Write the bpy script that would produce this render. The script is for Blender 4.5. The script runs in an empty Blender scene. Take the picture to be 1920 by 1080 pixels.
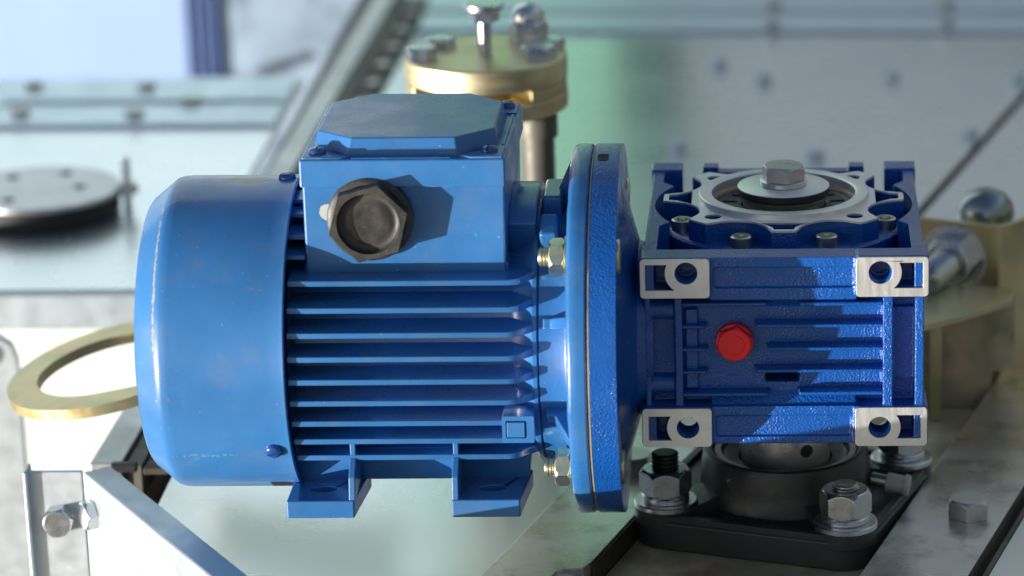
import bpy, bmesh, math, random
from mathutils import Vector, Matrix
from mathutils.geometry import tessellate_polygon
random.seed(4)
MM = 0.001
R_ = math.radians
scene = bpy.context.scene
col = scene.collection

# ------------------------------------------------------------------ camera
cam_d = bpy.data.cameras.new("camera")
cam = bpy.data.objects.new("camera", cam_d)
col.objects.link(cam)
scene.camera = cam
cam_d.sensor_width = 36.0
cam_d.lens = 6207.4 / 1920 * 36
cam_d.shift_x = -510 / 1920
cam_d.shift_y = -3.7 / 1920
cam_d.clip_start = 0.05
cam_d.clip_end = 50
cam.location = (-0.000109, -1.307654, 0.446177)
_p, _roll = 0.30848, -0.00723
cam.matrix_world = (Matrix.Translation(cam.location) @ Matrix.Rotation(math.pi/2 - _p, 4, 'X')
                    @ Matrix.Rotation(_roll*-1.0, 4, 'Z').inverted())
cam_d.dof.use_dof = True
cam_d.dof.focus_distance = 1.40
cam_d.dof.aperture_fstop = 7.6
cam_d.dof.aperture_blades = 0

# ------------------------------------------------------------------ sky, sun
TILT = R_(32)       # the machine deck is mounted tilted: gravity's "up" leans to -X here
SUN_DIR = Vector((1.79, 1.0, 0.37)).normalized()      # direction the light travels
world = bpy.data.worlds.new("World")
scene.world = world
world.use_nodes = True
wn = world.node_tree
wn.nodes.clear()
tosun = Matrix.Rotation(TILT, 3, 'Y') @ (-SUN_DIR)
w_out = wn.nodes.new('ShaderNodeOutputWorld')
w_bg = wn.nodes.new('ShaderNodeBackground')
w_sky = wn.nodes.new('ShaderNodeTexSky')
w_sky.sky_type = 'NISHITA'
w_sky.sun_disc = False
w_sky.sun_elevation = math.asin(tosun.z)
w_sky.sun_rotation = math.atan2(tosun.x, tosun.y) % (2*math.pi)
w_sky.air_density = 1.0
w_sky.dust_density = 3.0
w_tc = wn.nodes.new('ShaderNodeTexCoord')
w_map = wn.nodes.new('ShaderNodeMapping')
w_map.inputs['Rotation'].default_value = (0, TILT, 0)
wn.links.new(w_tc.outputs['Generated'], w_map.inputs['Vector'])
wn.links.new(w_map.outputs['Vector'], w_sky.inputs['Vector'])
w_sep = wn.nodes.new('ShaderNodeSeparateXYZ')
wn.links.new(w_map.outputs['Vector'], w_sep.inputs[0])
w_mr = wn.nodes.new('ShaderNodeMapRange')
w_mr.inputs['From Min'].default_value = -0.03
w_mr.inputs['From Max'].default_value = 0.01
wn.links.new(w_sep.outputs['Z'], w_mr.inputs['Value'])
w_mix = wn.nodes.new('ShaderNodeMixRGB')
w_mix.inputs[1].default_value = (1.9, 1.9, 1.8, 1)     # sunlit yard below the horizon
wn.links.new(w_mr.outputs[0], w_mix.inputs[0])
wn.links.new(w_sky.outputs[0], w_mix.inputs[2])
wn.links.new(w_mix.outputs[0], w_bg.inputs['Color'])
w_bg.inputs['Strength'].default_value = 0.085
wn.links.new(w_bg.outputs[0], w_out.inputs['Surface'])

sun_d = bpy.data.lights.new("sun", 'SUN')
sun_d.energy = 5.0
sun_d.angle = R_(0.5)
sun_d.color = (1.0, 0.955, 0.90)
sun = bpy.data.objects.new("sun", sun_d)
sun.rotation_euler = SUN_DIR.to_track_quat('-Z', 'Y').to_euler()
sun.location = (-1.2, -0.8, 0.2)
col.objects.link(sun)

scene.view_settings.view_transform = 'Standard'
scene.view_settings.look = 'None'
scene.view_settings.exposure = 0.6
scene.view_settings.gamma = 1
scene.cycles.use_denoising = True
scene.cycles.max_bounces = 8
scene.cycles.caustics_reflective = False
scene.cycles.caustics_refractive = False

# ------------------------------------------------------------------ materials
def lin(c):
    return tuple(((v/255)/12.92 if v/255 <= 0.04045 else ((v/255+0.055)/1.055)**2.4) for v in c) + (1,)

class Mat:
    def __init__(s, name):
        s.m = bpy.data.materials.new(name)
        s.m.use_nodes = True
        s.t = s.m.node_tree
        s.b = s.t.nodes['Principled BSDF']
        s.tc = s.t.nodes.new('ShaderNodeTexCoord').outputs['Object']
    def n(s, kind, **kw):
        nd = s.t.nodes.new('ShaderNode' + kind)
        for k, v in kw.items():
            setattr(nd, k, v)
        return nd
    def l(s, a, b):
        s.t.links.new(a, b)
    def scaled(s, sc):
        mp = s.n('Mapping')
        mp.inputs['Scale'].default_value = sc
        s.l(s.tc, mp.inputs['Vector'])
        return mp.outputs['Vector']
    def noise(s, scale, detail=3, rough=0.55, vec=None):
        nd = s.n('TexNoise')
        nd.inputs['Scale'].default_value = scale
        nd.inputs['Detail'].default_value = detail
        nd.inputs['Roughness'].default_value = rough
        s.l(vec or s.tc, nd.inputs['Vector'])
        return nd.outputs['Fac']
    def rng(s, v, a, b, c=0.0, d=1.0):
        nd = s.n('MapRange')
        for k, x in zip(('From Min', 'From Max', 'To Min', 'To Max'), (a, b, c, d)):
            nd.inputs[k].default_value = x
        s.l(v, nd.inputs['Value'])
        return nd.outputs[0]
    def math(s, op, a, b):
        nd = s.n('Math', operation=op)
        for i, x in enumerate((a, b)):
            if isinstance(x, (int, float)):
                nd.inputs[i].default_value = x
            else:
                s.l(x, nd.inputs[i])
        return nd.outputs[0]
    def mix(s, f, a, b):
        nd = s.n('MixRGB')
        for i, x in enumerate((f, a, b)):
            if isinstance(x, (int, float, tuple)):
                nd.inputs[i].default_value = x
            else:
                s.l(x, nd.inputs[i])
        return nd.outputs[0]
    def bump(s, h, dist, strength=1.0, prev=None):
        nd = s.n('Bump')
        nd.inputs['Distance'].default_value = dist
        nd.inputs['Strength'].default_value = strength
        s.l(h, nd.inputs['Height'])
        if prev is not None:
            s.l(prev, nd.inputs['Normal'])
        return nd.outputs[0]
    def near(s, c, rad, wob=0.6, scale=300):
        """mask = 1 inside an uneven ellipsoid round c (mm, object space)"""
        mp = s.n('Mapping', vector_type='POINT')
        mp.inputs['Location'].default_value = tuple(-a/b for a, b in zip(c, rad))
        mp.inputs['Scale'].default_value = tuple(1000/b for b in rad)
        s.l(s.tc, mp.inputs['Vector'])
        ln = s.n('VectorMath', operation='LENGTH')
        s.l(mp.outputs[0], ln.inputs[0])
        d = s.math('ADD', ln.outputs['Value'], s.math('MULTIPLY', s.math('SUBTRACT', s.noise(scale, 5, 0.65), 0.5), wob*2.4))
        return s.rng(d, 1.0, 0.93)
    def base(s, v):
        if isinstance(v, tuple):
            s.b.inputs['Base Color'].default_value = v
        else:
            s.l(v, s.b.inputs['Base Color'])
    def rough(s, v):
        if isinstance(v, (int, float)):
            s.b.inputs['Roughness'].default_value = v
        else:
            s.l(v, s.b.inputs['Roughness'])
    def metal(s, v):
        if isinstance(v, (int, float)):
            s.b.inputs['Metallic'].default_value = v
        else:
            s.l(v, s.b.inputs['Metallic'])
    def normal(s, v):
        s.l(v, s.b.inputs['Normal'])

def paint(name, c, rough=0.28, peel=0.05, peel_scale=900, specks=0.5, dust=0.25, patches=(), edge=False, coat=0.35, dirt=0.7):
    m = Mat(name)
    big = m.noise(22, 4)
    base = m.mix(m.rng(big, 0.3, 0.7), tuple(x*0.86 for x in c[:3]) + (1,), tuple(min(1, x*1.1) for x in c[:3]) + (1,))
    grime = m.rng(m.noise(60, 6, 0.65), 0.5, 0.8, 0, dust)
    base = m.mix(grime, base, (0.16, 0.19, 0.24, 1))
    vor = m.n('TexVoronoi')
    vor.inputs['Scale'].default_value = 260
    m.l(m.tc, vor.inputs['Vector'])
    sp = m.math('MULTIPLY', m.rng(vor.outputs['Distance'], 0.11, 0.06), m.rng(m.noise(70, 2), 0.5, 0.62))
    base = m.mix(m.math('MULTIPLY', sp, specks), base, (0.5, 0.55, 0.6, 1))
    vo2 = m.n('TexVoronoi')
    vo2.inputs['Scale'].default_value = 120
    m.l(m.tc, vo2.inputs['Vector'])
    dz = m.math('MULTIPLY', m.rng(m.math('ADD', vo2.outputs['Distance'], m.math('MULTIPLY', m.noise(900, 3), 0.12)), 0.15, 0.12), m.rng(m.noise(33, 2), 0.56, 0.6))
    base = m.mix(m.math('MULTIPLY', dz, dirt), base, (0.20, 0.15, 0.08, 1))
    metal = 0.0
    pm = None
    for (ctr, rad, colr, wob, sc) in patches:
        f = m.near(ctr, rad, wob, sc)
        base = m.mix(f, base, colr)
        pm = f if pm is None else m.math('MAXIMUM', pm, f)
    if edge:
        g = m.n('NewGeometry')
        e = m.math('MULTIPLY', m.rng(g.outputs['Pointiness'], 0.56, 0.62), m.rng(m.noise(110, 5, 0.7), 0.52, 0.6))
        base = m.mix(e, base, (0.34, 0.38, 0.42, 1))
    m.base(base)
    r = m.rng(m.noise(45, 5), 0.3, 0.75, rough*0.75, rough*1.5)
    if pm is not None:
        r = m.math('MAXIMUM', r, m.math('MULTIPLY', pm, 0.6))
    m.rough(r)
    m.b.inputs['Coat Weight'].default_value = coat
    m.b.inputs['Coat Roughness'].default_value = 0.12
    h = m.math('MULTIPLY', m.noise(peel_scale, 2, 0.5), m.rng(m.noise(38, 3), 0.36, 0.6, 0.3, 1.0))
    nb = m.bump(h, peel*MM)
    nb = m.bump(m.noise(90, 3), 0.25*MM, 0.5, nb)
    if pm is not None:
        nb = m.bump(m.math('MULTIPLY', pm, -1.0), 0.15*MM, 1, nb)
    m.normal(nb)
    return m.m

def metal(name, c, rough=0.3, var=0.15, bump=0.02, bscale=600, stretch=None, tint=None, met=1.0, stains=0.0, stain_col=(0.1, 0.08, 0.06, 1)):
    m = Mat(name)
    vec = m.scaled(stretch) if stretch else None
    big = m.noise(25, 4, 0.6)
    a = tuple(x*(1-var) for x in c[:3]) + (1,)
    b = tuple(min(1, x*(1+var)) for x in c[:3]) + (1,)
    base = m.mix(m.rng(big, 0.3, 0.7), a, b)
    if tint:
        base = m.mix(m.rng(m.noise(38, 3, 0.5), 0.42, 0.66), base, tint[0])
        base = m.mix(m.rng(m.noise(30, 3, 0.5, m.scaled((1.3, 0.9, 1.1))), 0.55, 0.72, 0, 0.7), base, tint[1])
    if stains:
        base = m.mix(m.rng(m.noise(55, 6, 0.65), 0.52, 0.7, 0, stains), base, stain_col)
    m.base(base)
    m.metal(met)
    m.rough(m.rng(m.noise(bscale*0.2, 4, 0.6, vec), 0.3, 0.7, rough*0.8, rough*1.25))
    m.normal(m.bump(m.noise(bscale, 3, 0.6, vec), bump*MM))
    return m.m

BARE = (0.42, 0.36, 0.22, 1)
GREY_METAL = (0.42, 0.45, 0.46, 1)
MOTOR_BLUE = (0.034, 0.165, 0.42)
GEAR_BLUE = (0.004, 0.085, 0.37)
M_motor = paint("motor_blue_paint", MOTOR_BLUE, 0.27, 0.04, 600, 0.3, 0.35)
M_fan = paint("fan_cover_blue_paint", MOTOR_BLUE, 0.32, 0.03, 420, 0.35, 0.4, patches=(
    ((-225, 37, 66), (11, 5.0, 8), (0.60, 0.47, 0.28, 1), 0.75, 260),
    ((-242, 32, 66), (2.6, 2.4, 3), (0.42, 0.44, 0.45, 1), 0.7, 500),
    ((-257.8, -8, 34), (0.55, 40, 34), (0.26, 0.28, 0.28, 1), 1.9, 520),
    ((-240, -15, -36), (16, 6, 1.0), (0.09, 0.25, 0.52, 1), 1.7, 500),
), edge=False)
M_box = paint("terminal_box_blue_paint", MOTOR_BLUE, 0.27, 0.06, 800, 0.5, 0.3, patches=(
    ((-187.0, -6, 64.5), (3.6, 5, 3.6), GREY_METAL, 0.5, 260),), edge=True, coat=0.05)
M_barrel = paint("stator_blue_paint", MOTOR_BLUE, 0.24, 0.03, 700, 0.5, 0.35, patches=(
    ((-199, -16, 42), (8, 12, 7), GREY_METAL, 0.5, 160),))
M_flange = paint("flange_blue_paint", (0.026, 0.145, 0.39), 0.26, 0.05, 500, 0.5, 0.35, patches=())
M_gear = paint("gearbox_blue_paint", GEAR_BLUE, 0.24, 0.7, 1050, 0.12, 0.03)
M_gear_smooth = paint("gearbox_fin_blue_paint", GEAR_BLUE, 0.22, 0.6, 950, 0.12, 0.03)
M_dark = paint("screw_dark_blue_paint", (0.015, 0.07, 0.27), 0.2, 0.01, 500, 0.2, 0.2)
M_machined = metal("machined_aluminium", (0.84, 0.84, 0.83), 0.42, 0.12, 0.05, 2200, (1.0, 1.0, 0.12), stains=0.3, stain_col=(0.45, 0.46, 0.48, 1), met=0.85)
M_turned = metal("turned_aluminium", (0.93, 0.91, 0.88), 0.36, 0.05, 0.008, 2600, met=0.7)
M_zinc = metal("bright_zinc_plating", (0.66, 0.68, 0.70), 0.27, 0.12, 0.02, 900, stains=0.25, stain_col=(0.3, 0.28, 0.25, 1))
M_zinc_dull = metal("dull_steel", (0.58, 0.57, 0.54), 0.38, 0.2, 0.04, 700, stains=0.4)
M_yzinc = metal("yellow_zinc_plating", (0.70, 0.56, 0.30), 0.34, 0.12, 0.02, 700, tint=((0.52, 0.52, 0.28, 1), (0.62, 0.42, 0.28, 1)), met=0.75)
M_ybolt = metal("yellow_zinc_bolt_plating", (0.80, 0.75, 0.56), 0.34, 0.12, 0.02, 900, tint=((0.5, 0.58, 0.4, 1), (0.6, 0.42, 0.36, 1)))
M_rust = metal("rusty_thread", (0.26, 0.21, 0.16), 0.6, 0.3, 0.03, 800)
M_brass = metal("golden_chromated_steel", (0.74, 0.66, 0.44), 0.45, 0.12, 0.015, 400, (0.15, 0.15, 3), tint=((0.62, 0.54, 0.32, 1), (0.5, 0.37, 0.19, 1)))
M_brown = metal("chromated_base_plate", (0.70, 0.54, 0.36), 0.5, 0.3, 0.03, 500, tint=((0.36, 0.34, 0.20, 1), (0.35, 0.20, 0.15, 1)), met=0.25)
def deck_mat():
    """satin sheet steel: fine brushed grain, faint long scratches"""
    m = Mat("galvanised_sheet")
    m.base(m.mix(m.rng(m.noise(9, 3), 0.3, 0.7), (0.80, 0.87, 0.90, 1), (0.88, 0.92, 0.94, 1)))
    m.metal(0.88)
    m.rough(m.rng(m.noise(14, 4), 0.25, 0.75, 0.24, 0.32))
    return m.m
M_galv = deck_mat()
M_galv_rough = metal("galvanised_bracket_steel", (0.50, 0.56, 0.60), 0.42, 0.06, 0.03, 500, stains=0.3, stain_col=(0.55, 0.55, 0.54, 1), met=0.55)
M_bar = metal("mill_finish_steel_bar", (0.72, 0.72, 0.72), 0.3, 0.12, 0.03, 240, stains=0.85, stain_col=(0.34, 0.34, 0.33, 1))
M_darkedge = metal("dark_edge_steel", (0.07, 0.06, 0.045), 0.55, 0.3, 0.08, 400, (3, 3, 0.4), met=0.5)  # near-black; on the bars it puts their shadow side into colour
M_white = metal("white_painted_panel", (0.36, 0.50, 0.82), 0.35, 0.03, 0.01, 300, met=0.0)

def simple(name, c, rough, met=0.0, bump=0.02, bs=500, var=0.12):
    return metal(name, c, rough, var, bump, bs, met=met)
M_race = metal("honed_race_steel", (0.80, 0.78, 0.75), 0.3, 0.1, 0.01, 500, met=0.6)
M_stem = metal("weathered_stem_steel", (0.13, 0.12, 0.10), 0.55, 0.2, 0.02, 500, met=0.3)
M_dome = metal("dark_bright_steel", (0.30, 0.34, 0.34), 0.22, 0.1, 0.01, 300)
M_rail = metal("grey_rail_steel", (0.52, 0.53, 0.53), 0.4, 0.1, 0.03, 300, met=0.8)
M_strip = metal("bright_sheet_flange", (0.80, 0.90, 0.98), 0.5, 0.04, 0.01, 300, met=0.7)
M_rubber = simple("black_rubber", (0.018, 0.018, 0.02), 0.45)
def cap_mat():
    m = Mat("dusty_black_plastic")
    dust = m.rng(m.noise(120, 6, 0.7), 0.45, 0.8, 0, 0.75)
    sc = m.rng(m.noise(500, 4, 0.7, m.scaled((1, 1, 3))), 0.62, 0.75, 0, 0.5)
    m.base(m.mix(sc, m.mix(dust, (0.022, 0.022, 0.022, 1), (0.085, 0.075, 0.062, 1)), (0.2, 0.17, 0.13, 1)))
    m.rough(m.rng(m.noise(80, 3), 0.3, 0.7, 0.38, 0.6))
    m.normal(m.bump(m.noise(900, 3), 0.05*MM))
    return m.m
M_cap = cap_mat()
M_red = simple("red_plastic", (0.85, 0.016, 0.022), 0.42, 0, 0.02, 600, 0.1)
M_cast = simple("dark_cast_iron_paint", (0.040, 0.048, 0.043), 0.36, 0.1, 0.12, 700, 0.2)
M_bronze = simple("bronze_lip", (0.45, 0.32, 0.2), 0.3, 1.0)
M_seal = simple("seal_rubber", (0.05, 0.055, 0.06), 0.4)
M_gasket = simple("grey_gasket", (0.42, 0.38, 0.30), 0.45, 0.3)
M_shaft = simple("ground_steel_shaft", (0.55, 0.55, 0.56), 0.18, 1.0, 0.01, 400, 0.1)
M_black_plate = simple("black_disc_edge", (0.012, 0.012, 0.013), 0.6)  # on the grey disc this black is the edge's shadow, painted
M_plast = simple("clear_grey_plastic", (0.55, 0.52, 0.48), 0.35)
M_green = simple("green_reflector_paint", (0.17, 0.38, 0.27), 0.55)  # colour of the added green reflector that tints the deck
M_greyp = simple("grey_reflector_paint", (0.17, 0.20, 0.23), 0.55)  # colour of the added grey reflector out of view
M_hole = simple("unlit_recess_paint", (0.01, 0.012, 0.02), 0.7)  # near-black stands for the shade inside slots and holes
M_post = simple("deep_blue_paint", (0.004, 0.03, 0.13), 0.4)
M_silver_disc = metal("brushed_grey_disc", (0.50, 0.50, 0.52), 0.36, 0.08, 0.02, 400)
M_cream = simple("cream_sheet", (0.86, 0.87, 0.82), 0.4)

# ------------------------------------------------------------------ mesh builder (millimetres)
class MB:
    def __init__(s):
        s.v = []; s.f = []
    def add(s, vs, fs, M=None):
        o = len(s.v)
        for p in vs:
            p = Vector(p)
            s.v.append(M @ p if M else p)
        s.f += [tuple(i+o for i in f) for f in fs]
        return s
    def box(s, x0, x1, y0, y1, z0, z1, M=None):
        vs = [(x, y, z) for z in (z0, z1) for y in (y0, y1) for x in (x0, x1)]
        return s.add(vs, [(0, 2, 3, 1), (4, 5, 7, 6), (0, 1, 5, 4), (2, 6, 7, 3), (0, 4, 6, 2), (1, 3, 7, 5)], M)
    def prism(s, polys, axis, a, b, M=None):
        if isinstance(polys[0][0], (int, float)):
            polys = [polys]
        def P(u, v, t):
            return {'z': (u, v, t), 'y': (u, t, v), 'x': (t, u, v)}[axis]
        flat = [p for pl in polys for p in pl]
        tris = tessellate_polygon([[Vector((u, v, 0)) for u, v in pl] for pl in polys])
        n = len(flat)
        vs = [P(u, v, a) for u, v in flat] + [P(u, v, b) for u, v in flat]
        fs = []
        if len(polys) == 1:
            fs += [tuple(range(n)), tuple(range(2*n-1, n-1, -1))]
        else:
            for t in tris:
                fs.append(tuple(t)); fs.append(tuple(i+n for i in reversed(t)))
        o = 0
        for pl in polys:
            k = len(pl)
            for i in range(k):
                j = (i+1) % k
                fs.append((o+i, o+j, o+j+n, o+i+n))
            o += k
        return s.add(vs, fs, M)
    def lathe(s, prof, axis='z', c=(0, 0, 0), seg=64, M=None, closed=False, cap=False):
        """prof: list of (radius, t); closed=True makes a ring section"""
        vs = []; fs = []
        n = len(prof)
        for i in range(seg):
            a = 2*math.pi*i/seg
            ca, sa = math.cos(a), math.sin(a)
            for r, t in prof:
                p = {'z': (r*ca, r*sa, t), 'x': (t, r*ca, r*sa), 'y': (r*ca, t, r*sa)}[axis]
                vs.append((p[0]+c[0], p[1]+c[1], p[2]+c[2]))
        for i in range(seg):
            j = (i+1) % seg
            for k in range(n if closed else n-1):
                k2 = (k+1) % n
                fs.append((i*n+k, j*n+k, j*n+k2, i*n+k2))
        if cap:
            if prof[0][0] > 1e-6:
                fs.append(tuple(i*n for i in range(seg))[::-1])
            if prof[-1][0] > 1e-6:
                fs.append(tuple(i*n+n-1 for i in range(seg)))
        return s.add(vs, fs, M)
    def cyl(s, r, t0, t1, axis='z', c=(0, 0, 0), seg=40, M=None, ch=0.0):
        prof = [(r-ch, t0), (r, t0+ch), (r, t1-ch), (r-ch, t1)] if ch else [(r, t0), (r, t1)]
        return s.lathe(prof, axis, c, seg, M, cap=True)
    def mesh(s, name, smooth=40):
        me = bpy.data.meshes.new(name)
        me.from_pydata([tuple(p*MM) for p in s.v], [], s.f)
        bm = bmesh.new(); bm.from_mesh(me)
        bmesh.ops.remove_doubles(bm, verts=bm.verts, dist=1e-7)
        bmesh.ops.recalc_face_normals(bm, faces=bm.faces)
        bm.to_mesh(me); bm.free()
        if smooth:
            me.polygons.foreach_set('use_smooth', [True]*len(me.polygons))
            me.set_sharp_from_angle(angle=R_(smooth))
        return me

WM = {}      # world matrices of everything built
def place(o, parent, W):
    WM[o.name] = W
    if parent is not None:
        o.parent = parent
        o.matrix_basis = WM[parent.name].inverted() @ W
    else:
        o.matrix_basis = W
    col.objects.link(o)
    return o
def T(x=0, y=0, z=0):
    return Matrix.Translation((x*MM, y*MM, z*MM))
def thing(name, label, cat, at=(0, 0, 0), group=None, M=None):
    o = bpy.data.objects.new(name, None)
    o.empty_display_size = 0.01
    place(o, None, M or T(*at))
    o['label'] = label; o['category'] = cat
    if group: o['group'] = group
    return o
def part(name, mb, mat, parent, bevel=0, M=None, smooth=40, seg=2, label=None, mesh=None):
    me = mesh or mb.mesh(name, smooth)
    if mesh is None:
        me.materials.append(mat)
    o = bpy.data.objects.new(name, me)
    place(o, parent, M or Matrix.Identity(4))
    if bevel:
        b = o.modifiers.new('bevel', 'BEVEL')
        b.width = bevel*MM; b.segments = seg; b.limit_method = 'ANGLE'; b.angle_limit = R_(32)
        b.harden_normals = True
    if label: o['label'] = label
    return o
def structure(name, mb, mat, bevel=0, smooth=40, label=None):
    o = part(name, mb, mat, None, bevel, smooth=smooth)
    o['kind'] = 'structure'
    if label: o['label'] = label
    return o
def solo(name, mb, mat, label, cat, group=None, bevel=0, M=None, mesh=None):
    o = part(name, mb, mat, None, bevel, M=M, mesh=mesh)
    o['label'] = label; o['category'] = cat
    if group: o['group'] = group
    return o
def circ(cx, cy, r, n=40, a0=0, a1=360):
    full = abs(a1-a0-360) < 1e-6
    k = n if full else n+1
    return [(cx+r*math.cos(R_(a0+(a1-a0)*i/n)), cy+r*math.sin(R_(a0+(a1-a0)*i/n))) for i in range(k)]
def rrect(x0, x1, y0, y1, r=1.5, n=5):
    p = []
    for cx, cy, a in ((x1-r, y1-r, 0), (x0+r, y1-r, 90), (x0+r, y0+r, 180), (x1-r, y0+r, 270)):
        p += circ(cx, cy, r, n, a, a+90)
    return p

# fastener shapes, all along +Z with the seat at z=0 -------------------
def hexhead(mb, rc, h, M=None, z0=0.0, bore=None, both=False):
    """chamfered hexagon (rc = corner radius): corners lowered towards the rim"""
    ri = rc*math.cos(R_(30))
    seg = 48
    vs = []; fs = []
    def hexr(a):
        m = (a % 60) - 30
        return ri/math.cos(R_(m))
    rings = []
    for kind in (0, 1, 2, 3):
        ring = []
        for i in range(seg):
            a = 360*i/seg
            r = hexr(a)
            drop = (r-ri)/(rc-ri)*rc*0.16
            if kind == 0: ring.append((r, z0 + (drop if both else 0)))
            elif kind == 1: ring.append((r, z0+h-0.04*rc-drop))
            elif kind == 2: ring.append((ri*0.955, z0+h))
            else: ring.append(((bore or 0.02), z0+h))
        if both and kind == 0:
            rings.append([(ri*0.955, z0)]*seg)
        rings.append(ring)
    for rg in rings:
        for i, (r, z) in enumerate(rg):
            a = R_(360*i/seg)
            vs.append((r*math.cos(a), r*math.sin(a), z))
    for k in range(len(rings)-1):
        for i in range(seg):
            j = (i+1) % seg
            fs.append((k*seg+i, k*seg+j, (k+1)*seg+j, (k+1)*seg+i))
    fs.append(tuple(range(seg))[::-1])
    if not bore:
        fs.append(tuple((len(rings)-1)*seg+i for i in range(seg)))
    mb.add(vs, fs, M)
    return mb
def thread(mb, r, z0, z1, pitch=1.75, M=None):
    prof = [(r*0.86, z0)]
    z = z0
    while z < z1-0.8:
        prof += [(r*0.86, z+pitch*0.25), (r, z+pitch*0.5), (r, z+pitch*0.62), (r*0.86, z+pitch*0.9)]
        z += pitch
    prof += [(r*0.86, z1-0.4), (r*0.78, z1), (0.01, z1-0.1)]
    mb.lathe(prof, 'z', seg=28, M=M)
    return mb
def slot_screw(r, h, slot=0.9, rot=35):
    """domed screw head split by a slot"""
    mb = MB()
    for sgn in (-1, 1):
        pts = []
        seg = 20
        rings = []
        for k, (rr, zz) in enumerate(((1, 0), (1, 0.25), (0.93, 0.6), (0.75, 0.86), (0.45, 0.98), (0.02, 1.0))):
            ring = []
            for i in range(seg+1):
                a = math.pi*i/seg
                ring.append((r*rr*math.cos(a), max(slot*0.5, r*rr*math.sin(a)), zz*h))
            rings.append(ring)
        vs = [Vector((x, y*sgn, z)) for rg in rings for x, y, z in rg]
        n = seg+1
        fs = []
        for k in range(len(rings)-1):
            for i in range(seg):
                fs.append((k*n+i, k*n+i+1, (k+1)*n+i+1, (k+1)*n+i))
            fs.append((k*n, (k+1)*n, (k+1)*n+seg, k*n+seg))
        fs.append(tuple(range(n)))
        mb.add(vs, fs, Matrix.Rotation(R_(rot), 4, 'Z'))
    mb.cyl(r*0.94, -0.1, h*0.35, 'z', seg=24)
    return mb

# =================================================================== THE SETTING
SL = 0.296                      # the channel runs away to the right at this slope
DZ = -101.0
def strip(xa0, xb0, y0, y1, z0, z1, slope=SL):
    return [(xa0+slope*y0, y0), (xb0+slope*y0, y0), (xb0+slope*y1, y1), (xa0+slope*y1, y1)]

mb = MB(); mb.prism([(-196, -95), (-86+SL*-95, -95), (-86+SL*1130, 1130), (-284, 1130), (-284, 48)], 'z', -104, DZ)
structure('machine_deck', mb, M_galv, label="pale galvanised sheet deck under the blue motor")
mb = MB(); mb.prism([(-82.5+SL*-95, -95), (83+SL*-95, -95), (83+SL*250, 250), (-82.5+SL*250, 250)], 'z', -110, -106)
structure('base_plate', mb, M_brown, label="brownish chromated plate under the black bearing unit")
mb = MB(); mb.prism([(-80.5+SL*250.3, 250.3), (240+SL*250.3, 250.3), (560, 1130), (-80.5+SL*1130, 1130)], 'z', -105, -101.3)
structure('machine_deck', mb, M_galv, label="grey galvanised sheet behind the gearbox")
mb = MB(); mb.prism([(86+SL*-95, -95), (260, -95), (330, 250), (86+SL*250, 250)], 'z', -105.6, -101.6)
structure('machine_deck', mb, M_galv, label="light galvanised sheet at the right edge")
mb = MB(); mb.prism([(-462, 411), (-326, 411), (-326, 880), (-542, 880)], 'z', -104.2, -100.6)
structure('machine_deck', mb, M_galv, label="pale galvanised sheet left of the long rail")
# tray below, closing every gap
mb = MB(); mb.prism([(-195, -94), (700, -94), (700, 1500), (-328, 1500), (-328, 128), (-298, 80)], 'z', -121, -119)
structure('tray_floor', mb, M_darkedge)
mb = MB(); mb.box(-284, 900, 1131, 2000, -106, -102)
structure('deck_extension', mb, M_galv)

# =================================================================== STEEL BARS
def bar(x0, x1, y0, y1, label, slot=False):
    t = thing('steel_bar', label, 'steel bar', ((x0+x1)/2+SL*y0, y0, -101), group='flat steel bars either side of the bearing')
    m1 = MB(); m1.prism(strip(x0, x1, y0, y1, 0, 0), 'z', -100.99, -95)
    part('bar_body', m1, M_bar, t, 0.4)
    m2 = MB(); m2.prism([(x1-0.05+SL*y0, y0), (x1+0.25+SL*y0, y0), (x1+0.25+SL*y1, y1), (x1-0.05+SL*y1, y1)], 'z', -118.9 if slot else -101, -95.6)
    part('shaded_edge', m2, M_darkedge, t)  # dark strip: the bar's shadow side put into colour
    return t
t = thing('steel_bar', "flat steel bar running behind the motor flange, left of the bearing", 'steel bar', (-120, -14, -101), group='flat steel bars either side of the bearing')
x0, x1 = -126.5, -84.3
m1 = MB(); m1.prism([(x0+SL*-13, -13), (-100, -13), (-97.5, -6)] + [(-94, -3.4), (-90, -3), (-86.4, -2)] + [(x1+SL*4, 4), (x1+SL*215, 215), (x0+SL*215, 215)], 'z', -100.95, -95)
part('bar_body', m1, M_bar, t, 0.4)
m1 = MB(); m1.prism([(x1+0.1+SL*4, 4), (x1+1.2+SL*4, 4), (x1+1.2+SL*215, 215), (x1+0.1+SL*215, 215)], 'z', -105.9, -95.8)
part('shaded_edge', m1, M_darkedge, t)  # dark strip paints the shade along this bar's right side
t = bar(34.5, 80.5, -94, 330, "wide flat steel bar with a single hex bolt, right of the bearing", True)

def hexbolt_mesh(rc, h, washer=None, mat=M_zinc):
    mb = MB()
    z = 0
    if washer:
        mb.cyl(washer[0], 0, washer[1], 'z', ch=0.2); z = washer[1]
    hexhead(mb, rc, h, z0=z)
    me = mb.mesh('bolt_head', 30)
    me.materials.append(mat)
    return me
me_b1 = hexbolt_mesh(9.8, 8.6, mat=M_zinc_dull)
solo('hex_bolt', None, None, "dull hex bolt standing on the wide steel bar at lower right", 'bolt', bevel=0.25, M=T(80.8, 55, -95) @ Matrix.Rotation(R_(22), 4, 'Z'), mesh=me_b1)
solo('hex_bolt', None, None, "hex bolt half hidden between the motor flange and the bearing unit", 'bolt', bevel=0.25, M=T(-70, 113, -95) @ Matrix.Rotation(R_(20), 4, 'Z'), mesh=me_b1)

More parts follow.
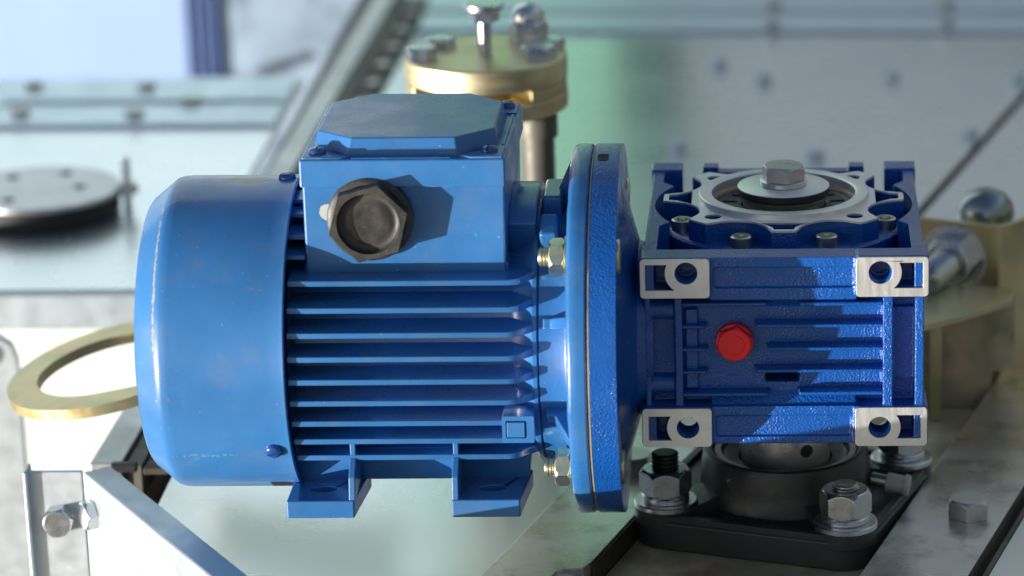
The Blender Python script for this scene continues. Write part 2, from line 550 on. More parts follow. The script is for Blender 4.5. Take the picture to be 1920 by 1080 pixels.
# small bolts scattered on the far deck
me_sb = hexbolt_mesh(6.0, 6.5, mat=metal("pale_zinc", (0.75, 0.86, 0.96), 0.45, 0.1, 0.02, 700, met=0.25))
far = [(-44, 905, "left one of the two small bolts at the far edge of the green reflection"), (-13.5, 862, "small bolt on the grey deck just right of the leftmost far one"),
       (73, 866, "small bolt alone in the middle of the grey far deck"), (-66, 690, "small bolt standing nearest the blue gearbox on the green reflection"),
       (19.5, 667, "small bolt right behind the gearbox's top bolt"), (118, 714, "small bolt close to the diagonal dark seam"), (158, 860, "small bolt cut by the right picture edge")]
for x, y, lb in far:
    b = solo('deck_bolt', None, None, lb, 'bolt', 'small bolts on the far deck', M=T(x, y, -101) @ Matrix.Rotation(random.random(), 4, 'Z'), mesh=me_sb)

# =================================================================== RAIL
t = thing('long_rail', "long grey steel rail with a dark side running away on the left", 'rail', (-305, 143, -101))
mb = MB(); mb.prism([(-321.5, 125), (-307, 125), (-288, 1110), (-303, 1110)], 'z', -112, -94)
part('rail_top', mb, M_rail, t, 0.6)
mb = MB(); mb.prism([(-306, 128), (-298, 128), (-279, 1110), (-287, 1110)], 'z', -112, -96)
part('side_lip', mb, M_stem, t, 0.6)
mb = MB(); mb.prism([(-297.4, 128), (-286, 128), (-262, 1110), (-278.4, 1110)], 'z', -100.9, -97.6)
part('dark_side_strip', mb, M_darkedge, t, 0.4)  # darker strip along the rail's right side
mb = MB(); mb.box(-311, -299, 120, 124.8, -97, -92.6)
part('end_clip', mb, M_rubber, t, 0.8)
for i in range(9):
    y = 640+i*52
    mb = MB(); mb.cyl(5, -98.9, -95, c=(-279+ (y-640)*0.02, y, 0), seg=16, ch=0.6)
    part('rivet', mb, M_zinc_dull, t)

# =================================================================== LEFT SIDE
# front sheet under the left deck
mb = MB(); mb.box(-461, -326, 409.5, 410.8, -330, -122)
structure('front_wall', mb, M_cream, label="white sheet face below the left deck")
mb = MB(); mb.box(-462, -326, 404, 410.9, -121.5, -101.2)
solo('edge_trim', mb, M_galv_rough, "pale folded edge trim along the front of the left deck", 'edge trim', bevel=1.5)
mb = MB(); mb.prism([(-470, -330), (-401, -330), (-401, -113), (-404, -105), (-411, -100), (-470, -100)], 'y', 330, 336)
t = thing('support_post', "pale blue-white upright plate with a rounded corner at the left picture edge", 'post', (-430, 333, -330))
part('plate', mb, M_galv_rough, t, 0.8)
mb = MB(); hexhead(mb, 7, 6, Matrix.Translation((-424, 330, -112)) @ Matrix.Rotation(R_(90), 4, 'X'))
part('bolt_head', mb, M_zinc, t)

# yellow zinc ring
t = thing('lifting_ring', "flat yellow-zinc steel ring sticking out behind the motor's fan cover", 'ring', (-300, 165, -60))
Mr = T(-315, 165, -61) @ Matrix.Rotation(R_(-11), 4, 'Y') @ Matrix.Rotation(R_(4), 4, 'X')
mb = MB()
outer = circ(0, 0, 51, 40, 60, 300) + [(60, -36), (130, -34), (130, 34), (60, 36)]
inner = circ(-1, 0, 35.5, 40, 90, 270) + [(25, -35.5), (34, -33), (42, -26), (46, -15), (47, 0), (46, 15), (42, 26), (34, 33), (25, 35.5)]
mb.prism([outer, inner[::-1]], 'z', -2.6, 2.6)
part('ring_plate', mb, M_yzinc, t, 0.6, M=Mr)

# grey disc; its thick edge is near-black to paint in the shadow there
t = thing('round_disc', "large grey disc with its thick shadowed edge painted black, lying on the left deck", 'disc', (-437, 575, -100))
mb = MB(); mb.cyl(47.5, -78.4, -75.6, seg=96, ch=0.5)
part('top_plate', mb, M_silver_disc, t, M=T(-437, 562, -10))
mb = MB(); mb.cyl(46.5, -88.5, -78.6, seg=96)
part('dark_edge', mb, M_black_plate, t, M=T(-437, 562, -10))
mb = MB(); mb.cyl(40, -90.5, -88.7)
part('hub', mb, M_black_plate, t, M=T(-437, 562, -10))
for x, y in ((-20, 22), (24, 1), (-12, -26), (10, 30)):
    mb = MB(); mb.cyl(3.6, -75.8, -75.3, c=(x, y, 0))
    part('bolt_hole', mb, M_hole, t, M=T(-437, 562, -10))
t = thing('stud_bolt', "thin upright threaded stud with a nut beside the grey disc", 'stud', (-388, 570, -100.5))
mb = MB(); thread(mb, 2.6, 0, 32)
part('stud', mb, M_zinc, t, M=T(-386, 566, -100.5))
mb = MB(); hexhead(mb, 6.5, 6, z0=10)
part('nut', mb, M_zinc_dull, t, M=T(-386, 566, -100.5))

# joints of the sheets, far left and far right
def joint(x0, x1, y0, y1, label, bolts, skew=0.0):
    t = thing('flanged_joint', label, 'joint strip', ((x0+x1)/2, y0, -100.6))
    for a, b, h in ((0, 0.42, 3.0), (0.50, 1.0, 4.5)):
        ya, yb = y0+(y1-y0)*a, y0+(y1-y0)*b
        mb = MB(); mb.prism([(x0, ya+skew), (x1, ya), (x1, yb), (x0, yb+skew)], 'z', -100.55, -100.6+h)
        part('flange_strip', mb, M_strip, t, 0.8)
    for (bx, by) in bolts:
        mb = MB(); hexhead(mb, 6.2, 5)
        part('bolt_head', mb, M_zinc_dull, t, M=T(bx, by, -97.6 if by < y0+(y1-y0)*0.46 else -96.1))
    return t
joint(-536, -327, 752, 868, "pale bolted sheet joint crossing the left deck", [(-495, 775), (-500, 840), (-420, 770), (-424, 836), (-389, 802)])
joint(-262, 330, 990, 1100, "pale bolted sheet joint along the far edge of the right deck", [(-8, 1010), (-7, 1065), (117, 985+25), (120, 1060), (250, 1010)], 25)

# pale panel, striped post, mottled panel, small rod: they stand lower, beyond the end of the left deck
mb = MB(); mb.box(-900, -480, 1300, 1312, -420, -105)
solo('cover_panel', mb, M_white, "overexposed pale blue panel at the top left", 'panel', bevel=1)
t = thing('striped_post', "dark blue upright post with thin white stripes at the top left", 'post', (-465, 1300, -420))
mb = MB(); mb.box(-478, -452, 1296, 1312, -420, -105)
part('post_body', mb, M_post, t, 0.6)
for x in (-472, -464.6, -456.5):
    mb = MB(); mb.box(x-0.45, x+0.45, 1295.2, 1296.1, -420, -106)
    part('white_stripe', mb, M_white, t)
mb = MB(); mb.box(-450.5, -330, 1300, 1307, -420, -105)
solo('mottled_panel', mb, metal("mottled_sheet", (0.28, 0.38, 0.50), 0.5, 0.25, 0.02, 60, met=0.0, stains=0.85, stain_col=(0.10, 0.13, 0.22, 1)), "blotched grey-blue panel between the blue post and the rail", 'panel', bevel=1)
mb = MB(); mb.cyl(4.4, 0, 40, ch=0.8)
solo('brown_rod', mb, M_rust, "short brown rod end crossing the striped blue post", 'rod', M=T(-478, 1268, -211) @ Matrix.Rotation(R_(72), 4, 'Y'))

# near left bracket
t = thing('angle_bracket', "galvanised angle bracket with two bolts in the lower left corner", 'bracket', (-314, 80, -190))
def slab(p, q, z0a, z0b, zbot, th, mat, name, bev=0.8):
    """upright plate from p to q (xy), top heights z0a/z0b"""
    d = Vector((q[0]-p[0], q[1]-p[1], 0)).normalized()
    n = Vector((-d.y, d.x, 0))*th
    vs = []
    for (pt, z) in ((p, z0a), (q, z0b)):
        for k in (0, 1):
            b = Vector((pt[0], pt[1], 0)) + n*k
            vs += [(b.x, b.y, zbot), (b.x, b.y, z)]
    fs = [(0, 1, 5, 4), (2, 6, 7, 3), (0, 2, 3, 1), (4, 5, 7, 6), (1, 3, 7, 5), (0, 4, 6, 2)]
    m = MB(); m.add(vs, fs)
    return part(name, m, mat, t, bev)
slab((-340.5, 80.5), (-315, 80.2), -80.8, -80.8, -190, 2.4, M_galv_rough, 'left_plate')
slab((-341.2, 88), (-341.0, 76.6), -79.5, -79.8, -190, 1.8, M_galv_rough, 'folded_edge')
slab((-314.6, 80), (-165, -162), -81.2, -78.2, -240, 2.4, M_galv_rough, 'right_plate', 0.6)
mb = MB()
a, b = Vector((-314.6, 80.2, -81.0)), Vector((-165, -161.8, -78.0))
off = Vector((11.0, 6.6, 0.5)); dn = Vector((0, 0, -2.0))
mb.add([a, b, b+off, a+off, a+dn, b+dn, b+off+dn, a+off+dn],
       [(0, 1, 2, 3), (4, 7, 6, 5), (0, 4, 5, 1), (1, 5, 6, 2), (2, 6, 7, 3), (3, 7, 4, 0)])
part('top_flange', mb, M_galv_rough, t, 0.9, seg=3)
mb = MB(); hexhead(mb, 7.3, 7)
part('bolt_head', mb, M_zinc, t, 0.2, M=T(-326.5, 80.2, -103.5) @ Matrix.Rotation(R_(90), 4, 'X') @ Matrix.Rotation(R_(12), 4, 'Z'))
ang = math.atan2(-162-80, -165+314.6)
mb = MB(); hexhead(mb, 7.2, 5.0)
part('bolt_head', mb, M_zinc, t, 0.2, M=T(-309.5, 71.8, -98) @ Matrix.Rotation(ang, 4, 'Z') @ Matrix.Rotation(R_(90), 4, 'X') @ Matrix.Rotation(R_(8), 4, 'Z'))

# =================================================================== GOLDEN CLUTCH DISC (puck)
PX, PY, PZ = -148.0, 300.0, 30.0
t = thing('clutch_hub', "golden two-disc hub with bolts on top on a post behind the terminal box", 'hub', (PX, PY, -101))
P0 = T(PX, PY, PZ)
mb = MB(); mb.cyl(40.6, 15, 27, seg=96, ch=0.8)
part('upper_disc', mb, M_brass, t, M=P0)
mb = MB(); mb.prism([circ(0, 0, 40.2, 60, -52, 212) + [(-22, -16), (14, -14)]], 'z', 8.6, 14.9)
part('middle_disc', mb, M_brass, t, 0.6, M=P0)
mb = MB(); mb.cyl(40.6, 0, 8.5, seg=96, ch=0.8)
part('lower_disc', mb, M_brass, t, M=P0)
mb = MB(); mb.cyl(12, -130.8, 0, seg=40)
part('post', mb, M_stem, t, M=P0)
mb = MB(); mb.cyl(8.2, -130.8, -12, seg=32); mb.cyl(10, -12, -2, seg=32)
part('clamp_column', mb, M_stem, t, M=T(PX+26, PY-14, PZ))
for x, y, rc, h, stud in ((-31, -12, 8, 6.5, 0), (-24, 14, 8, 5, 0), (27, -9, 9, 6, 0), (20, 20, 10, 12, 1), (30, 12, 9, 5, 0)):
    mb = MB(); hexhead(mb, rc, h)
    if stud: mb.lathe([(8, 11), (8.5, 15), (6.5, 18.5), (3, 20.5), (0.01, 21)], 'z')
    part('bolt_head', mb, M_zinc, t, M=P0 @ T(x, y, 27))
mb = MB(); mb.cyl(3.4, 0, 19); hexhead(mb, 7.6, 6, z0=17); mb.cyl(10, 23, 26, ch=0.6)
part('tall_screw', mb, M_zinc, t, M=P0 @ T(0, -2, 27))

# =================================================================== YELLOW BRACKET (right)
t = thing('mounting_bracket', "yellow-zinc folded bracket with a large nut right of the gearbox", 'bracket', (84, 256, -106))
mb = MB()
pts = [(52, 269.5), (101, 249), (106, 248.2), (111, 250.5), (120, 261), (138, 285)]
inn = [(136, 287.5), (117.5, 263), (110, 253.6), (106, 251.2), (102, 252), (53.2, 272.4)]
mb.prism(pts+inn, 'z', -105.8, -19.5)
part('back_plate', mb, M_yzinc, t, 0.5)
mb = MB(); mb.prism([(58, 166), (68, 174), (84, 186), (100, 201), (109, 210), (112, 226), (96, 233), (58, 236)], 'z', -48.4, -45)
part('shelf_plate', mb, M_yzinc, t, 0.5)
mb = MB(); mb.prism([(60, -105.8), (98, -105.8), (101, -95), (101.6, -88), (104, -86.5), (111, -86), (112.5, -84.5), (112.5, -48.5), (60, -48.5)], 'y', 226, 229)
part('lower_plate', mb, M_brown, t, 0.5)  # browner than the shelf: the shade below it put into colour
mb = MB(); mb.box(70.6, 75.8, 207, 211, -105.8, -48.6)
part('support_leg', mb, M_yzinc, t, 0.4)
Mb = T(84, 256.0, -38) @ Matrix.Rotation(R_(-22.7), 4, 'Z') @ Matrix.Rotation(R_(90), 4, 'X')
mb = MB(); mb.cyl(17.0, 0, 2.0, ch=0.3)
part('washer', mb, M_zinc, t, M=Mb)
mb = MB(); hexhead(mb, 13.6, 11, z0=2.0, bore=7)
part('nut', mb, M_zinc, t, 0.2, M=Mb)
mb = MB(); thread(mb, 7.6, 1, 38)
part('threaded_rod', mb, M_zinc, t, M=Mb)
mb = MB(); mb.lathe([(14, 0), (14.5, 3), (13.4, 8), (10, 12.5), (5, 15), (0.01, 15.6)], 'z')
mb.cyl(5, -76, 0)
part('dome_nut', mb, M_dome, t, M=T(101, 280, -25))

# =================================================================== unseen reflectors, added only to tint and brighten the deck
mb = MB(); mb.prism([(-312, 1440), (-270, 1400), (-140, 1400), (-84, 1450), (-84, 1470), (-312, 1470)], 'z', -101.9, 1700)
solo('green_reflector', mb, M_green, "added green reflector, out of view, tinting the deck behind the motor", 'column')
mb = MB(); mb.box(-1500, -312.4, 1400, 1420, -60, 1700)
solo('white_reflector', mb, simple("white_reflector_paint", (0.50, 0.64, 0.72), 0.7), "added white reflector, out of view, brightening the deck left of the motor", 'wall')
mb = MB(); mb.box(-83.6, 900, 1400, 1420, -101.9, 1000)
solo('grey_reflector', mb, M_greyp, "added grey reflector, out of view, greying the deck behind the gearbox", 'panel')

# =================================================================== BEARING UNIT
BX, BY = 0.0, 83.3
t_brg = thing('bearing_unit', "black cast-iron four-bolt flange bearing under the blue gearbox", 'bearing', (BX, BY, -102.4))
RB = Matrix.Rotation(R_(26-45), 4, 'Z')
B0 = T(BX, BY, -102.4) @ RB
mb = MB(); mb.prism([rrect(-55, 55, -55, 55, 15, 8)], 'z', -3.5, 9.8)
part('flange_base', mb, M_cast, t_brg, 1.2, M=B0, seg=3)
mb = MB()
# raised rim, corner bosses and webs
rim_o = rrect(-54.2, 54.2, -54.2, 54.2, 14.2, 8); rim_i = rrect(-51.0, 51.0, -51.0, 51.0, 11, 8)
mb.prism([rim_o, rim_i], 'z', 9.0, 12.4)
for sx, sy in ((-1, -1), (1, -1), (1, 1), (-1, 1)):
    mb.cyl(13.8, 6, 12.9, 'z', c=(41.7*sx, 41.7*sy, 0), ch=0.5)
    Mw = Matrix.Rotation(math.atan2(sy, sx), 4, 'Z')
    mb.add([(34, -8, 6), (34, 8, 6), (56, 12, 6), (56, -12, 6), (33, -8, 17), (33, 8, 17), (56.5, 12, 12.3), (56.5, -12, 12.3)],
           [(0, 3, 2, 1), (4, 5, 6, 7), (0, 1, 5, 4), (1, 2, 6, 5), (2, 3, 7, 6), (3, 0, 4, 7)], Mw)
part('flange_ribs', mb, M_cast, t_brg, 1.2, M=B0, seg=3)
mb = MB(); mb.lathe([(41, 6), (38.8, 9), (37.8, 20), (37.0, 28.5), (36.4, 30.6), (35.4, 31.2), (33.6, 31.0), (32.8, 30), (32.6, 20), (20, 20)], 'z', seg=96)
part('housing_ring', mb, M_cast, t_brg, M=B0)
mb = MB(); mb.lathe([(32.4, 21), (32.4, 28.5), (31.6, 29.3), (29.0, 29.3), (28.6, 28.4), (28.6, 21)], 'z', seg=96)
part('outer_race', mb, simple("dark_race_steel", (0.16, 0.16, 0.16), 0.25, 1.0), t_brg, M=B0)
mb = MB(); mb.lathe([(28.4, 21), (28.4, 27.2), (27.4, 27.6), (25, 26.2), (21, 26.0), (20.2, 21)], 'z', seg=96)
part('dust_seal', mb, M_rubber, t_brg, M=B0)
mb = MB(); mb.lathe([(20, 21), (20, 39), (19.4, 39.7), (15.3, 39.7), (15.3, 21)], 'z', seg=80)
part('inner_race', mb, M_race, t_brg, M=B0)
mb = MB(); mb.lathe([(3.0, -0.2), (3.0, 0.2), (0.01, 0.2)], 'z', seg=24)
Mset = T(BX, BY, -102.4+34.2) @ Matrix.Rotation(R_(-62), 4, 'Z') @ T(19.95, 0, 0) @ Matrix.Rotation(R_(90), 4, 'Y')
part('set_screw', mb, M_rubber, t_brg, M=Mset)
# cast letters, read from the far side
fc = bpy.data.curves.new('cast_letters', 'FONT')
fc.body = "F206"; fc.size = 9.5*MM; fc.extrude = 0.9*MM; fc.align_x = 'CENTER'; fc.align_y = 'CENTER'; fc.space_character = 1.15
fo = bpy.data.objects.new('tmp_text', fc); col.objects.link(fo)
bpy.context.view_layer.update()
def text_mesh(o):
    return bpy.data.meshes.new_from_object(o.evaluated_get(bpy.context.evaluated_depsgraph_get()))
tm = text_mesh(fo)
bpy.data.objects.remove(fo)
tm.materials.append(M_cast)
part('cast_letters', None, None, t_brg, M=B0 @ T(-3, -46.0, 10.6) @ Matrix.Rotation(math.pi, 4, 'Z'), mesh=tm)
# grease nipple
Mg = T(BX, BY, -102.4+17) @ Matrix.Rotation(R_(-12), 4, 'Z') @ T(42, 0, 0) @ Matrix.Rotation(R_(98), 4, 'Y')
mb = MB(); mb.cyl(3, -3, 6, ch=0.3)
part('grease_nipple', mb, M_ybolt, t_brg, M=Mg)
mb = MB(); mb.lathe([(3.9, 4), (4.3, 5), (4.2, 12), (5.0, 12.3), (5.0, 14.0), (4.4, 14.6), (0.01, 14.8)], 'z')
part('nipple_cap', mb, M_plast, t_brg, M=Mg)
# nuts and studs
for i, (sx, sy) in enumerate(((-1, -1), (1, -1), (1, 1), (-1, 1))):
    W = B0 @ T(41.7*sx, 41.7*sy, 12.9)
    mb = MB(); mb.lathe([(6.6, 0), (13.6, 0), (14.0, 0.4), (14.0, 2.3), (13.6, 2.7), (6.6, 2.7)], 'z')
    w = part('washer', mb, M_zinc, t_brg, M=W)
    mb = MB(); mb.lathe([(6.4, 2.75), (10.0, 2.75), (10.5, 3.2), (10.5, 5.3), (10.0, 5.8), (6.4, 5.8)], 'z')
    part('spring_washer', mb, M_zinc, t_brg, M=W)
    mb = MB(); hexhead(mb, 11.6, 11.5, z0=5.85, bore=5.6, both=True)
    part('nut', mb, M_zinc, t_brg, 0.15, M=W @ Matrix.Rotation(R_((22, 8, 40, 10)[i]), 4, 'Z'))
    mb = MB(); thread(mb, 6.0, 0, 24.5 if i == 0 else 19.8, 1.9)
    part('stud', mb, M_zinc_dull if i else M_rubber, t_brg, M=W)

# output shaft between bearing and gearbox
mb = MB(); mb.cyl(15.2, -102, -40, c=(BX, BY, 0), seg=64)
solo('output_shaft', mb, M_shaft, "vertical steel shaft between the bearing and the gearbox", 'shaft')

# =================================================================== GEARBOX
t_g = thing('worm_gearbox', "dark blue cast worm gearbox with machined pads and a red plug", 'gearbox', (0, 72, -41.5))
HX, HZ = 41.4, 41.6
PADS = {  # x0,x1,z0,z1, hole x, hole z, hole r, pocket x range, pocket z range, arc side
    'ul': (-59.8, -31.0, 24.4, 41.3, -40.7, 35.2, 4.6, (-57.7, -48.2), (27.8, 38.9)),
    'ur': (29.8, 59.8, 24.5, 41.6, 39.9, 35.0, 4.8, (57.6, 48.2), (28.2, 39.2)),
    'll': (-60.0, -30.9, -41.3, -24.3, -40.9, -32.8, 4.6, (-57.4, -47.8), (-38.4, -27.7)),
    'lr': (29.4, 59.6, -41.5, -24.4, 39.7, -33.2, 4.6, (57.0, 48.0), (-38.2, -27.8)),
}
def pocket_poly(p, grow=0.0):
    x0, x1, z0, z1, hx, hz, hr, (pa, pb), (q0, q1) = p
    q0 -= grow; q1 += grow
    s = -1 if pa < 0 else 1
    pa += s*grow
    R = 8.8-grow
    def xa(z):
        d = max(R*R-(z-hz)**2, 0.5)
        return hx + s*max(math.sqrt(d), R*0.55)
    n = 8
    arc = [(xa(q0+(q1-q0)*i/n), q0+(q1-q0)*i/n) for i in range(n+1)]
    return [(pa, q1), (pa, q0)] + arc
mb = MB()
big_holes = []
for k, p in PADS.items():
    x0, x1, z0, z1, hx, hz, hr, _, _ = p
    mb.prism([rrect(x0-0.3, x1+0.3, z0-0.3, z1+0.3, 1.8), circ(hx, hz, hr, 28)[::-1], pocket_poly(p)[::-1]], 'y', 1.0, 11.5)
# floor with the four bolt holes
holes = [circ(p[4], p[5], p[6], 28)[::-1] for p in PADS.values()]
# a see-through notch low in the wall as on the casting
mb.prism([rrect(-58.6, 58.6, -41.6, 41.2, 2.5)] + holes + [[(-8.3, -15.4), (-8.3, -11.6), (6.2, -11.6), (6.2, -15.4)]], 'y', 11.0, 15.0)
# recessed floor steps
mb.prism([rrect(-42, 41, -20.5, 20.5, 1.5)] + [[(-8.3, -15.4), (-8.3, -11.6), (6.2, -11.6), (6.2, -15.4)]], 'y', 8.6, 12)
# top band, bottom band with shallow pockets
mb.prism([rrect(-31.6, 30.4, 22.6, 41.2, 1.2), rrect(-29.6, 29.0, 27.9, 36.9, 1.5)[::-1]], 'y', 2.4, 13)
mb.box(-31, 30, 4.0, 13, 26, 39)
mb.prism([rrect(-31.4, 30.0, -41.0, -24.2, 1.2), rrect(-29.2, 28.0, -37.8, -28.4, 1.5)[::-1]], 'y', 2.4, 13)
mb.box(-31, 30, 4.0, 13, -39, -26)
# sloping shoulders below the bands
mb.add([(-31, 3.2, 23.5), (30, 3.2, 23.5), (30, 12, 23.5), (-31, 12, 23.5), (-31, 8.4, 18.5), (30, 8.4, 18.5), (30, 12, 18.5), (-31, 12, 18.5)],
       [(0, 1, 2, 3), (4, 7, 6, 5), (0, 4, 5, 1), (1, 5, 6, 2), (2, 6, 7, 3), (3, 7, 4, 0)])
mb.add([(-31, 3.2, -25.5), (30, 3.2, -25.5), (30, 12, -25.5), (-31, 12, -25.5), (-31, 8.4, -19), (30, 8.4, -19), (30, 12, -19), (-31, 12, -19)],
       [(0, 3, 2, 1), (4, 5, 6, 7), (0, 1, 5, 4), (1, 2, 6, 5), (2, 3, 7, 6), (3, 0, 4, 7)])
# vertical ribs left
mb.box(-45.9, -42.6, 3.0, 12, -24.5, 24.6)
mb.box(-58.4, -56.0, 3.6, 12, -24.5, 24.6)
# horizontal bosses left
mb.cyl(4.3, -60.2, -44.5, 'x', c=(0, 8.4, 17.2), seg=28)
mb.cyl(4.3, -60.2, -44.5, 'x', c=(0, 8.4, -15.6), seg=28)
mb.box(-59.5, -45, 9.4, 12, -12, 13)
mb.box(-41.5, -36.4, 6.6, 12, -17.5, 17.5)
# vertical ribs right and the recess between
mb.box(41.0, 45.2, 1.6, 12, -24.6, 24.8)
mb.box(54.4, 58.2, 1.6, 12, -24.6, 24.8)
mb.box(45, 55, 8.4, 12, -14, 17.5)
# side walls with scallops round the cover
def wall(s):
    o = []
    o += [(s*58.6, 11), (s*58.6, 146)]
    o += [(s*53.6, 146)]
    o += [(s*53.6, 118)]
    for a in range(30, -31, -6):
        o.append((s*min(57.1, 0+55.6*math.cos(R_(a))+0.6), 83.3+55.6*math.sin(R_(a))))
    o += [(s*53.2, 50), (s*53.2, 11)]
    if s < 0: o = o[::-1]
    return o
for s in (-1, 1):
    mb.prism([wall(s)], 'z', -40.8, 41.2)
    mb.box(min(s*60.0, s*54), max(s*60.0, s*54), 1.2, 20, 24.2, 41.5)
    mb.box(min(s*60.0, s*54), max(s*60.0, s*54), 1.2, 20, -41.4, -24.2)
    mb.box(min(s*45.5, s*59.6), max(s*45.5, s*59.6), 134, 147, 20, 42.2)
# back beam with two lugs
mb.box(-35, 35, 139, 146, 24, 39.6)
mb.box(-36.5, -29.5, 138.5, 146.4, 24, 42)
mb.box(29.5, 36.5, 138.5, 146.4, 24, 42)
mb.box(-58, 58, 132, 146, -40, 24)
# belly
mb.prism([[(-54, -26), (54, -26), (54, 24), (-54, 24)], [(-8.3, -15.4), (-8.3, -11.6), (6.2, -11.6), (6.2, -15.4)]], 'y', 12, 24)
mb.box(-54, 54, 23, 134, -26, 24)
mb.cyl(52.5, -38, 24, 'z', c=(0, 83.3, 0), seg=64)
# small inner ribs in the front corners of the well
for s in (-1, 1):
    for i, xx in enumerate((52, 46, 40)):
        mb.box(min(s*xx, s*(xx-4.5)), max(s*xx, s*(xx-4.5)), 14.5, 24+i*1, 20, 34.5-i*1.6)
# lug bosses behind the pad holes on top
for hx in (-40.7, 39.9):
    mb.box(hx-8, hx+8, 10, 15.5, 24, 40.2)
body = part('housing', mb, M_gear, t_g)
rm = body.modifiers.new('cast', 'REMESH')
rm.mode = 'VOXEL'; rm.voxel_size = 0.42*MM; rm.use_smooth_shade = True
sm = body.modifiers.new('fillet', 'SMOOTH')
sm.factor = 0.6; sm.iterations = 3

# machined faces of the four pads
for k, p in PADS.items():
    x0, x1, z0, z1, hx, hz, hr, _, _ = p
    mb = MB()
    mb.prism([rrect(x0, x1, z0, z1, 1.6), circ(hx, hz, hr+0.15, 40)[::-1], pocket_poly(p, 0.0)[::-1]], 'y', 0.0, 1.6)
    part('mounting_pad', mb, M_machined, t_g, 0.15)
    mb = MB(); mb.lathe([(hr+0.1, 1.6), (hr-0.35, 2.2)] + [(hr-0.1 - 0.45*(i % 2), 2.4+i*0.55) for i in range(22)], 'y', (hx, 0, hz), 32)
    part('threaded_bore', mb, M_gear_smooth, t_g)
# cooling ribs on the front
def rib(x0, x1, z0, z1, y0=2.0, y1=10.5):
    mb = MB()
    zm = (z0+z1)/2; h = (z1-z0)/2
    # round-nosed fin, a little thicker at the root
    mb.add([(x0+0.8, y0, zm-h*0.75), (x1, y0, zm-h*0.75), (x1, y0, zm+h*0.75), (x0+0.8, y0, zm+h*0.75),
            (x0-0.6, y1, zm-h*1.25), (x1, y1, zm-h*1.25), (x1, y1, zm+h*1.25), (x0-0.6, y1, zm+h*1.25)],
           [(0, 1, 2, 3), (4, 7, 6, 5), (0, 4, 5, 1), (1, 5, 6, 2), (2, 6, 7, 3), (3, 7, 4, 0)])
    return part('cooling_rib', mb, M_gear_smooth, t_g, 0.9, seg=3)
rib(5.6, 41.3, 19.6, 21.8); rib(-12.6, 41.3, 10.2, 12.2); rib(-7.6, 41.3, 0.0, 2.1); rib(-12.8, 41.3, -9.6, -7.7); rib(5.2, 41.3, -19.8, -17.6)
def ribl(x0, x1, z0, z1, y0=2.6, y1=10.5):
    mb = MB()
    zm = (z0+z1)/2; h = (z1-z0)/2
    mb.add([(x0, y0, zm-h*0.75), (x1-0.8, y0, zm-h*0.75), (x1-0.8, y0, zm+h*0.75), (x0, y0, zm+h*0.75),
            (x0, y1, zm-h*1.25), (x1+0.6, y1, zm-h*1.25), (x1+0.6, y1, zm+h*1.25), (x0, y1, zm+h*1.25)],
           [(0, 1, 2, 3), (4, 7, 6, 5), (0, 4, 5, 1), (1, 5, 6, 2), (2, 6, 7, 3), (3, 7, 4, 0)])
    return part('cooling_rib', mb, M_gear_smooth, t_g, 0.9, seg=3)
ribl(-42.9, -6.8, 19.6, 21.6); ribl(-42.9, -6.2, -20.2, -18.2)
ribl(-42.9, -32.2, 9.4, 11.4, 3.6); ribl(-42.9, -32.2, -0.6, 1.4, 3.6); ribl(-42.9, -32.2, -10.6, -8.6, 3.6)

# red plug
Mp = T(-21, 8.7, 3.2) @ Matrix.Rotation(R_(90), 4, 'X')
plug = part('oil_plug', MB().lathe([(8.0, 0), (8.1, 0.8), (7.8, 3.4), (7.2, 3.7), (6.2, 3.8)], 'z', seg=48), M_red, t_g, M=Mp)
mb = MB(); hexhead(mb, 7.9, 7.2, z0=0.5)
hx_ = part('plug_hex', mb, M_red, plug, 0.3, M=Mp @ Matrix.Rotation(R_(20), 4, 'Z'))
mb = MB(); mb.lathe([(4.5, 7.6), (4.4, 7.95), (4.0, 8.05), (3.8, 7.8), (0.01, 7.78)], 'z', seg=40)
part('plug_rim', mb, M_red, plug, M=Mp)

# output cover
C0 = T(0, 83.3, 0)
cov = part('output_cover', MB().lathe([(30, 24.5), (53.0, 24.5), (54.0, 26), (54.0, 33.5), (52.6, 34.8), (50, 35.2), (32, 35.2)], 'z', seg=128), M_gear_smooth, t_g, M=C0)
def flower(inset=0.0, n=192):
    pts = []
    d, a = 55.6, 15.0+inset
    for i in range(n):
        th = 360*i/n
        dl = ((th-22.5) % 45)
        if dl > 22.5: dl -= 45
        r = 52.6-inset
        s_ = a*a-(d*math.sin(R_(dl)))**2
        if s_ > 0:
            rr = d*math.cos(R_(dl)) - math.sqrt(s_)
            r = min(r, max(rr, 39.5))
        pts.append((r*math.cos(R_(th)), r*math.sin(R_(th))))
    return pts
def fl_holes(g=0.0):
    hs = []
    for k in range(4):
        a = 45+90*k
        hs.append(circ(43*math.cos(R_(a)), 43*math.sin(R_(a)), 3.6+g, 24)[::-1])
        b = 90*k
        u = Vector((math.cos(R_(b)), math.sin(R_(b)))); v = Vector((-u.y, u.x))
        tr = []
        for (rr, w) in ((50.2-g, 4.0+g), (50.2-g, -4.0-g), (46.5, -4.8-g), (42, -8.6-g), (40.0+g*0, -10.6-g), (40.0, 10.6+g), (42, 8.6+g), (46.5, 4.8+g)):
            tr.append(tuple(u*rr+v*w))
        hs.append(tr)
    return hs
ring_in = circ(0, 0, 33, 96)[::-1]
mb = MB(); mb.prism([flower()] + fl_holes() + [ring_in], 'z', 34.5, 43.2)
part('petal_flange', mb, M_gear_smooth, cov, 0.3, M=C0, smooth=30)
mb = MB(); mb.prism([flower(0.25)] + fl_holes(0.1) + [ring_in], 'z', 43.2, 44.0)
part('machined_face', mb, M_turned, cov, M=C0, smooth=30)
mb = MB(); mb.lathe([(37.2, 43.9), (37.0, 46.2), (36.6, 46.6), (32.0, 46.6), (31.4, 46.2), (31.2, 38.0), (29.8, 37.2)], 'z', seg=128)
